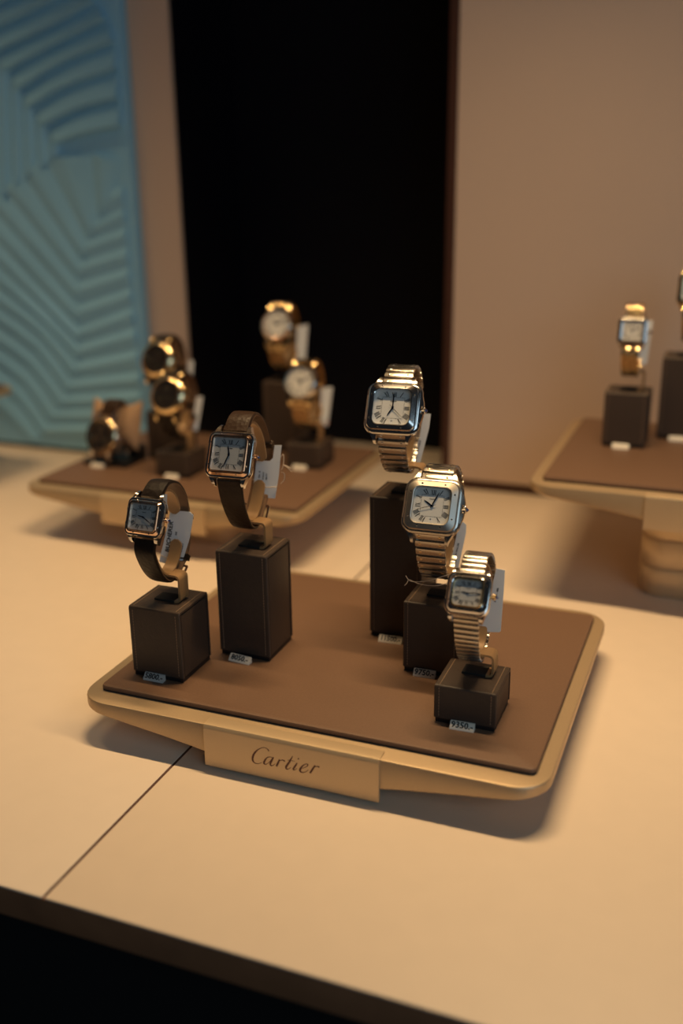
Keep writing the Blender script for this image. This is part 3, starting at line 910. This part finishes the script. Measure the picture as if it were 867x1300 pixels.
    ib = min(range(len(sm)), key=lambda i: sm[i][1])
    return dict(clip_path=sm, clip_bottom=sm[ib][1] + 0.00065, clip_yb=sm[ib][0], strap_w=sw, cx=ox * 0.5, clip_w=sp.get('clip_w', 0.0088))

def tag(label, cx, y, z0, poly, text=(), string=None, group=None, red=None, lean=0.2):
    """paper price tag in an upright plane, corners in mm about (cx, z0)"""
    zmin = min(p[1] for p in poly)
    t = thing('price_tag', label, 'tag', (cx, y, z0 + zmin / 1000), 0, group)
    P = [(x / 1000, (z - zmin) / 1000) for x, z in poly]
    T = Matrix(((1, 0, 0, 0), (0, lean, -1, (zmin - 45) / 1000 * lean), (0, 1, 0, 0), (0, 0, 0, 1)))   # lower end swings inwards
    MB().prism(P, 0, 0.00035, T).build('card', M['card'], t)
    if text:
        mb = MB()
        for s, size, x, z, ang in text:
            vs, fs = text_geo(s, size / 1000)
            mb.add(vs, fs, T @ Tr(x / 1000, (z - zmin) / 1000, 0.00036) @ Rz(radians(ang)))
        mb.build('lettering', M['print'], t)
    if red:
        MB().box((red[0] / 1000, -0.0006 + (red[1] - 45) / 1000 * lean, (red[1] - zmin) / 1000), (0.002, 0.0003, 0.002)).build('red_dot', M['red'], t)
    if string:
        mb = MB()
        for path in string:
            mb.tube(catmull([Vector((p[0] / 1000, p[1] / 1000 + (p[2] - 45) / 1000 * lean * (p[1] > -10), (p[2] - zmin) / 1000)) for p in path], 5), 0.00028, 6)
        mb.build('string', M['thread'], t)
    return t

def price(label, cx, cy, z0, rz, txt, m_, w_=0.0150):
    t = thing('price_block', label, 'price sign', (cx, cy, z0), radians(rz), 'price blocks at the foot of the stands')
    prof = [(-0.0021, 0), (-0.0019, 0.0010), (0.0012, 0.0042), (0.0022, 0.0042), (0.0022, 0)]
    MB().rings([[(sx * w_ / 2, y, z) for y, z in prof] for sx in (-1, 1)]).build('block', m_, t)
    if txt:
        vs, fs = text_geo(txt, 0.0058)
        k = math.atan2(0.0032, 0.0031)
        T = Tr(0, -0.00035, 0.0026) @ Rx(k) @ Matrix.Diagonal((0.92 if len(txt) < 7 else 0.85, 0.9, 1, 1))
        MB().add(vs, fs, T).build('digits', M['print'], t)
    return t

m1 = H1 + MZ
GW = 'square watches on the front tray'
# W1: small square watch, left
S = 0.0387
c1 = watch('smaller square watch on dark leather strap at front left, silver dial', (-0.3419, 0.5419, m1 + 0.0510), 0, dict(
    group=GW, D=(-22.2, 64.8), tilt=23, w=0.0250, h=0.0228, dw=0.0185, dh=0.0164, sw=0.0158, lip='gold', bezel='gold', case='steel', dial='dial_s', screw='steel',
    cr=0.0032, ir=0.0012, lug=0.0052, thick=0.0062, bh=0.0013, dome=0.0011, time=(9, 20), crown_r=0.0016, crown='gold', strap='strap',
    ring=[(-25.5, 42), (-21.5, 31), (-14.5, 20.5), (-5, 13.8), (6, 15), (17, 22), (23.5, 33), (25.8, 46), (25.2, 58), (21, 70), (12, 79.5), (0, 83), (-9, 79)],
    tongue=(-36, 24), keepers=(0.44, 0.62), buckle=0.37))
stand('cube leather stand at the front left of the front tray', -0.3419 - S / 2, 0.5225, m1, 0.0510, clip=c1)
tag('white paper tag with vertical black lettering on the small leather-strap watch', -0.3419, 0.5419 + 0.0192, m1 + 0.0510,
    [(-6.6, 55.1), (8.5, 55.4), (11.1, 53.5), (8.9, 38.1), (2.9, 17.9), (-0.2, 18.1), (-13.1, 19.2), (-14.0, 19.7), (-9.7, 38.7)],
    [('BUCHERER', 4.3, -6.6, 37.3, 83), ('585', 1.8, -1.4, 40, 83), ('0704.812', 1.6, 3.6, 31, 80)],
    [[(-12.5, -1.5, 24.5), (-6, -2.6, 23.4), (0, -2.6, 21), (3, -1.2, 19.8)]])
price('dark grey price block under the stand of the small leather-strap watch', -0.3419 - 0.0018, 0.5419 - 0.0218, m1, 0, '5800.-', M['priceg'])

# W2: larger leather-strap watch
c2 = watch('larger square watch on brown leather strap, dial half in shadow, second from left', (-0.3012, 0.5899, m1 + 0.0781), 4, dict(
    group=GW, D=(-28.4, 71.5), tilt=26, w=0.0298, h=0.0288, dw=0.0222, dh=0.0214, sw=0.0178, lip='gold', bezel='gold', case='steel', dial='dial_s', screw='steel',
    cr=0.0042, ir=0.0012, lug=0.0058, thick=0.0068, bh=0.0014, dome=0.0012, time=(11, 33), crown_r=0.0018, crown='gold', strap='strapt',
    ring=[(-31, 50), (-28.2, 39.5), (-22, 27.2), (-13, 16.5), (-1, 12.5), (10, 19), (20, 29), (28, 41), (31, 52), (29, 64), (22, 78.5), (12, 88.5), (1, 93.5), (-9, 91.5)],
    tongue=(-34, 3), keepers=(0.66,), buckle=0.38))
stand('tall leather stand, second from left on the front tray', -0.3012 - S / 2, 0.5706, m1, 0.0781, clip=c2)
tag('white L-shaped tag with tiny vertical print and tied string beside the brown strap', -0.3012, 0.5899 + 0.0222, m1 + 0.0781,
    [(6.8, 64.4), (12.0, 64.9), (11.1, 44.7), (9.2, 28.3), (2.0, 28.0), (-7.9, 35.3), (-6.5, 52.8), (3.7, 53.4), (6.0, 55.8)],
    [('426 - 8', 1.7, -3.6, 43.5, 88), ('0704305', 1.5, -0.6, 43, 88), ('085177', 1.5, 1.9, 42.5, 88)],
    [[(12, -0.6, 57), (14, -1, 59), (14.6, -1, 55), (14.2, -1, 50.5), (13.2, -1, 48.5)], [(14.2, -1, 52), (17.5, -1.3, 51.5), (20.5, -1.5, 50.2)], [(14.2, -1, 52), (18, -1.5, 50.5), (20.8, -1, 48)],
     [(12.9, -0.8, 47), (15.4, -0.8, 46), (15.6, -0.8, 42), (13.2, -0.8, 39)], [(-8, -0.8, 58), (-7.2, -1.5, 62), (-6.2, -1.0, 65)], [(-8.5, -1, 57), (-6.5, -2, 58.5), (-7.5, -2, 56)], [(-8.2, -1, 40), (0, -2.5, 36), (10.5, -0.8, 36.5)]])
price('pale price block set askew before the tall leather stand at left', -0.3012 - 0.0007, 0.5899 - 0.0258, m1, -6, '8050.-', M['price'], 0.0165)

# W3: steel watch on tallest stand
c3 = watch('square steel watch with polished bezel on the tallest stand, bracelet of screwed links', (-0.2126, 0.6543, m1 + 0.1066), 5, dict(
    group=GW, D=(-26.8, 65.7), tilt=28.5, w=0.0338, h=0.0318, dw=0.0251, dh=0.0240, flare=0.0020, sw=0.0200, bezel='steel', case='steel', dial='dial', screw='steel',
    cr=0.0052, ir=0.0042, lug=0.0072, thick=0.0078, bh=0.0034, dome=0.0008, time=(7, 0), sec=22, date=True, guards=True, crown_r=0.0024, style='santos', pitch=0.0058, link='brushed', lscrew='steel',
    ring=[(-30.5, 44.5), (-25.5, 31.5), (-14.5, 19), (-1, 14.5), (11.5, 21.5), (21, 32), (27.6, 46), (29.2, 59), (27.5, 72), (18, 83.5), (5, 88.8), (-6, 87)],
    tongue=(-40, 15)))
stand('tallest leather stand at the back of the front tray', -0.2126 - S / 2, 0.6350, m1, 0.1066, clip=c3)
tag('narrow white tag hanging inside the bracelet on the tallest stand', -0.2126, 0.6543 + 0.0195, m1 + 0.1066,
    [(6.9, 51.7), (12.3, 51.8), (11.8, 42.2), (7.1, 17.8), (1.7, 17.7), (5.5, 36.4)], [('0704.305-8', 1.8, 5.4, 29, 80)])
price('pale price block at the foot of the tallest stand', -0.2126 - 0.0014, 0.6543 - 0.0256, m1, 2, '11500.-', M['price'], 0.0172)

# W4: brushed bezel
c4 = watch('square watch with broad brushed steel bezel, in the middle of the right group', (-0.1727, 0.6099, m1 + 0.0511), 3, dict(
    group=GW, D=(-22.4, 69.7), tilt=29.5, w=0.0340, h=0.0325, dw=0.0240, dh=0.0231, flare=0.0020, sw=0.0202, bezel='satin', case='brushed', dial='dial', screw='steel',
    cr=0.0062, ir=0.0040, lug=0.0074, thick=0.0080, bh=0.0027, dome=0.0010, time=(10, 4), sec=42, date=True, guards=True, crown_r=0.0024, style='santos', pitch=0.0064, link='brushed', lscrew='ygold',
    ring=[(-26.5, 46), (-21, 30), (-12, 17.5), (2, 12), (16.5, 18.5), (28, 30), (34, 47), (35.2, 60), (33, 70), (24, 80), (10, 88), (-2, 89)],
    tongue=(-40, 15)))
stand('leather stand between the tallest and the lowest on the front tray', -0.1727 - S / 2, 0.5906, m1, 0.0511, clip=c4)
tag('slim white rounded tag inside the bracelet with the brushed bezel, string at lower left', -0.1727, 0.6099 + 0.0222, m1 + 0.0511,
    [(6.4, 44.3), (9.2, 45.2), (11.4, 43.6), (11.6, 38.4), (8.1, 12.9), (2.1, 10.4), (4.5, 30.4)], [('18 Carter Serti. 236', 1.6, 6.0, 24.5, 80)],
    [[(-17, -44, 19.5), (-13.8, -45.5, 17), (-8, -46.5, 17.5), (0, -46, 19.5), (7, -42, 21.5), (11.2, -37, 22)], [(-14.5, -45.5, 18.2), (-15.5, -46, 15.5), (-17, -46, 13.5)], [(-14, -45.5, 17.8), (-7, -46, 16), (3, -44.5, 15.5), (10.8, -38, 16)]])
price('pale price block before the stand between the tallest and the lowest', -0.1727 - 0.0032, 0.6099 - 0.0222, m1, 2, '9750.-', M['price'])

# W5: small watch on lowest stand
c5 = watch('smallest square watch on the lowest stand, slim barred bracelet', (-0.1340, 0.5528, m1 + 0.0256), 3, dict(
    group=GW, D=(-20.2, 63.3), tilt=35, w=0.0238, h=0.0238, dw=0.0165, dh=0.0152, sw=0.0155, lip='ygold', bezel='steel', case='steel', dial='dial_s', screw='ygold',
    cr=0.0045, ir=0.0025, lug=0.0042, thick=0.0064, bh=0.0015, dome=0.0009, flare=0.0014, time=(9, 14), crown_r=0.0016, crown='ygold', style='bars', pitch=0.0038, lth=0.0022, link='brushed',
    ring=[(-22.5, 43.5), (-18.5, 29), (-10, 16), (3, 9), (17, 13), (28, 24), (34, 40), (35.6, 53), (33, 63), (23.9, 71.5), (12, 77.5), (1, 79)],
    tongue=(-50, 15)))
stand('lowest leather stand at the front right of the front tray', -0.1340 - S / 2, 0.5334, m1, 0.0256, clip=c5)
tag('wide white tag with rounded corner behind the smallest square watch', -0.1340, 0.5528 + 0.0225, m1 + 0.0256,
    [(6.0, 62.1), (11.5, 61.9), (11.8, 53.4), (12.1, 24.1), (11.4, 23.2), (-3.1, 21.5), (-1.6, 37.5), (3.9, 46.7)], [('8 - 706 - 480', 1.7, 7.6, 46, 82)])
price('pale price block before the lowest stand', -0.1340 - 0.0004, 0.5528 - 0.0222, m1, 2, '9350.-', M['price'])

# ------------------------------------------------------------------ left back tray
m2 = H2 + MZ
GR = 'round watches on the left back tray'
GP = 'price blocks at the foot of the stands'
def round_spec(**k):
    d = dict(group=GR, name='round_wristwatch', round=True, D=(-21, 60), tilt=22, w=0.039, h=0.039, dw=0.030, dh=0.030, sw=0.019, lug=0.0065, thick=0.0105, bh=0.0018, dome=0.0012, numerals=False, time=(10, 9),
             ring=[(-24, 34), (-18, 20), (-5, 12), (9, 17), (20, 29), (25, 44), (25, 58), (19, 71), (7, 80), (-5, 80)])
    d.update(k)
    return d
cA = watch('black dial chronograph with rose gold case on dark strap, in front of another', (-0.5300, 0.8845, m2 + 0.026), -3, round_spec(case='ygold', bezel='ygold', dial='dial_b', chrono=1, hands='gold', strap='strap', buckle_m='gold'))
stand('low leather stand carrying the front dark chronograph', -0.5493, 0.8646, m2, 0.026, clip=cA, group='stands on the left back tray')
tag('white tag behind the front dark chronograph', -0.5300, 0.8845 + 0.021, m2 + 0.026, [(9.5, 50), (17, 51), (12, 16), (5, 15)])
price('small pale price block before the stand of the front dark chronograph', -0.5290, 0.8610, m2, 0, '', M['price'])

cB = watch('black dial chronograph with gold pushers on dark strap, at the back left', (-0.5735, 0.9400, m2 + 0.052), -3, round_spec(D=(-21, 58), case='ygold', bezel='ygold', dial='dial_b', chrono=2, hands='gold', strap='strap', buckle_m='gold'))
stand('leather stand behind the cushion carrying the rear dark chronograph', -0.5735 - S / 2, 0.9210, m2, 0.052, clip=cB, group='stands on the left back tray')
tag('white tag behind the rear dark chronograph', -0.5735, 0.9400 + 0.021, m2 + 0.052, [(14, 50), (20, 50), (19.5, 28), (13, 28)])

cC = watch('white dial round watch with gold bracelet on the low stand', (-0.4163, 0.9570, m2 + 0.026), 0, round_spec(D=(-20, 66), w=0.0365, h=0.0365, dw=0.030, dh=0.030, case='ygold', bezel='steel', dial='dial_w', numerals=True, style='three', pitch=0.0062, link='ygold', sec=30,
    ring=[(-24, 42), (-19, 26), (-6, 15), (8, 19), (20, 32), (25, 48), (25, 62), (19, 76), (7, 85), (-4, 86)]))
stand('low leather stand at the right of the left back tray', -0.4353, 0.9377, m2, 0.026, clip=cC, group='stands on the left back tray')
tag('white tag with a red corner behind the white dial watch on the low stand', -0.4163, 0.9570 + 0.020, m2 + 0.026, [(5, 52), (18, 54), (15, 14), (7, 13)], red=(15, 17))
price('small pale price block before the low right stand on the back tray', -0.4190, 0.9340, m2, 0, '', M['price'])

cD = watch('white dial round watch with gold bracelet on the tall stand, before black niche', (-0.4665, 1.0090, m2 + 0.078), 0, round_spec(D=(-18, 63), w=0.0365, h=0.0365, dw=0.030, dh=0.030, case='ygold', bezel='gold', dial='dial_w', numerals=True, style='three', pitch=0.0062, link='ygold', sec=12,
    ring=[(-24, 40), (-19, 24), (-6, 13), (8, 17), (20, 30), (25, 46), (25, 60), (19, 74), (7, 83), (-4, 84)]))
stand('tall leather stand at the back of the left back tray', -0.4665 - S / 2, 0.9900, m2, 0.078, clip=cD, group='stands on the left back tray')
tag('white tag behind the white dial watch on the tall stand', -0.4665, 1.0090 + 0.020, m2 + 0.078, [(6, 55), (19, 58), (18, 18), (7, 15)])

# watch on a cushion
px, py = -0.6205, 0.8960
wb = thing('cushion_rest', 'black wedge rest with tan cushion at the left end of the back tray', 'cushion', (px, py, m2), 0)
mb = MB().rbox((0, 0.0015, 0.0021), (0.054, 0.041, 0.0042), 0.001)
for sx in (-1, 1):
    mb.rings([[(sx * x, y, z) for y, z in ((0.008, 0.0035), (0.010, 0.012), (0.012, 0.017), (0.022, 0.017), (0.022, 0.0035))] for x in (0.0130, 0.0265)])
mb.build('wedge', M['black'], wb)
n1, n2 = 17, 11
ringsC = []
for i in range(n1):
    u = -1 + 2 * i / (n1 - 1)
    pin = 1 - 0.16 * (1 - abs(u) ** 6)
    rr_ = []
    for j in range(20):
        a_ = 2 * pi * j / 20
        ht = 0.026 * (0.72 + 0.33 * abs(u) ** 2)
        ex_ = (0.0060 + 0.0045 * min(abs(u) * 1.6, 1) ** 3) * (1 - abs(u) ** 2.5) ** 0.6 + 0.0012
        rr_.append((u * 0.030, sin(a_) * ex_, cos(a_) * ht))
    ringsC.append(rr_)
MB().rings(ringsC, Tr(0, 0.0090, 0.040) @ Rx(radians(-18))).build('cushion', M['cushion'], wb)
watch('dark dial watch strapped round the tan cushion, brown strap', (px - 0.002, py + 0.006, m2), -8, round_spec(D=(-24.5, 33), tilt=18, w=0.040, h=0.040, dw=0.031, dh=0.031, case='steel', bezel='ygold', dial='dial_b', tachy=True, chrono=1, hands='gold', strap='strapt',
    ring=[(-17, 14), (-8, 9.5), (4, 9), (14, 13), (20, 24), (21, 38), (18, 52), (11, 63), (2, 68), (-6, 65)], tongue=(-36, 18), buckle=0.55))
price('small pale price block before the black cushion rest', px - 0.005, py - 0.0245, m2, 0, '', M['price'])

# ------------------------------------------------------------------ right tray
m3 = H3 + MZ
cE = watch('small square watch with beaded bracelet on the right-hand tray', (-0.0950, 0.9640, m3 + 0.0510), 0, dict(
    group='watches on the right tray', D=(-15, 56), tilt=16, w=0.0235, h=0.0225, dw=0.0175, dh=0.0165, sw=0.0165, bezel='steel', case='steel', dial='dial_w', screw='gold', cr=0.003, ir=0.0012,
    lug=0.0035, thick=0.006, bh=0.0014, time=(10, 9), style='beads', pitch=0.0046, link='ygold', lth=0.0024,
    ring=[(-21, 36), (-16, 22), (-5, 13), (8, 16), (18, 26), (23, 40), (22.5, 54), (17, 68), (7, 77), (-4, 77)]))
stand('leather stand at the left of the right-hand tray', -0.1145, 0.9445, m3, 0.0510, clip=cE, group='stands on the right tray')
tag('white tag behind the small square watch on the right tray', -0.0950, 0.9640 + 0.019, m3 + 0.0510, [(7, 60), (14, 61), (12.5, 22), (4, 19)])
price('small pale price block before the left stand of the right tray', -0.0965, 0.9405, m3, 0, '', M['price'])
cF = watch('gold watch cut off by the right edge of the photo', (-0.0465, 1.0090, m3 + 0.0780), 0, dict(
    group='watches on the right tray', D=(-16, 63), tilt=16, w=0.0295, h=0.0285, dw=0.022, dh=0.021, sw=0.0195, bezel='ygold', case='ygold', dial='dial_w', screw='steel', cr=0.004, ir=0.002,
    lug=0.0045, thick=0.007, bh=0.0015, time=(10, 9), style='three', pitch=0.0052, link='ygold',
    ring=[(-22, 40), (-17, 25), (-5, 14), (8, 18), (19, 29), (24, 44), (24, 60), (18, 75), (8, 86), (-4, 87)]))
stand('tall leather stand cut by the right edge of the photo', -0.0465 - S / 2 - 0.0035, 0.9891, m3, 0.0780, clip=cF, group='stands on the right tray')
price('small pale price block before the tall stand at the right edge', -0.0500, 0.9850, m3, 0, '', M['price'])
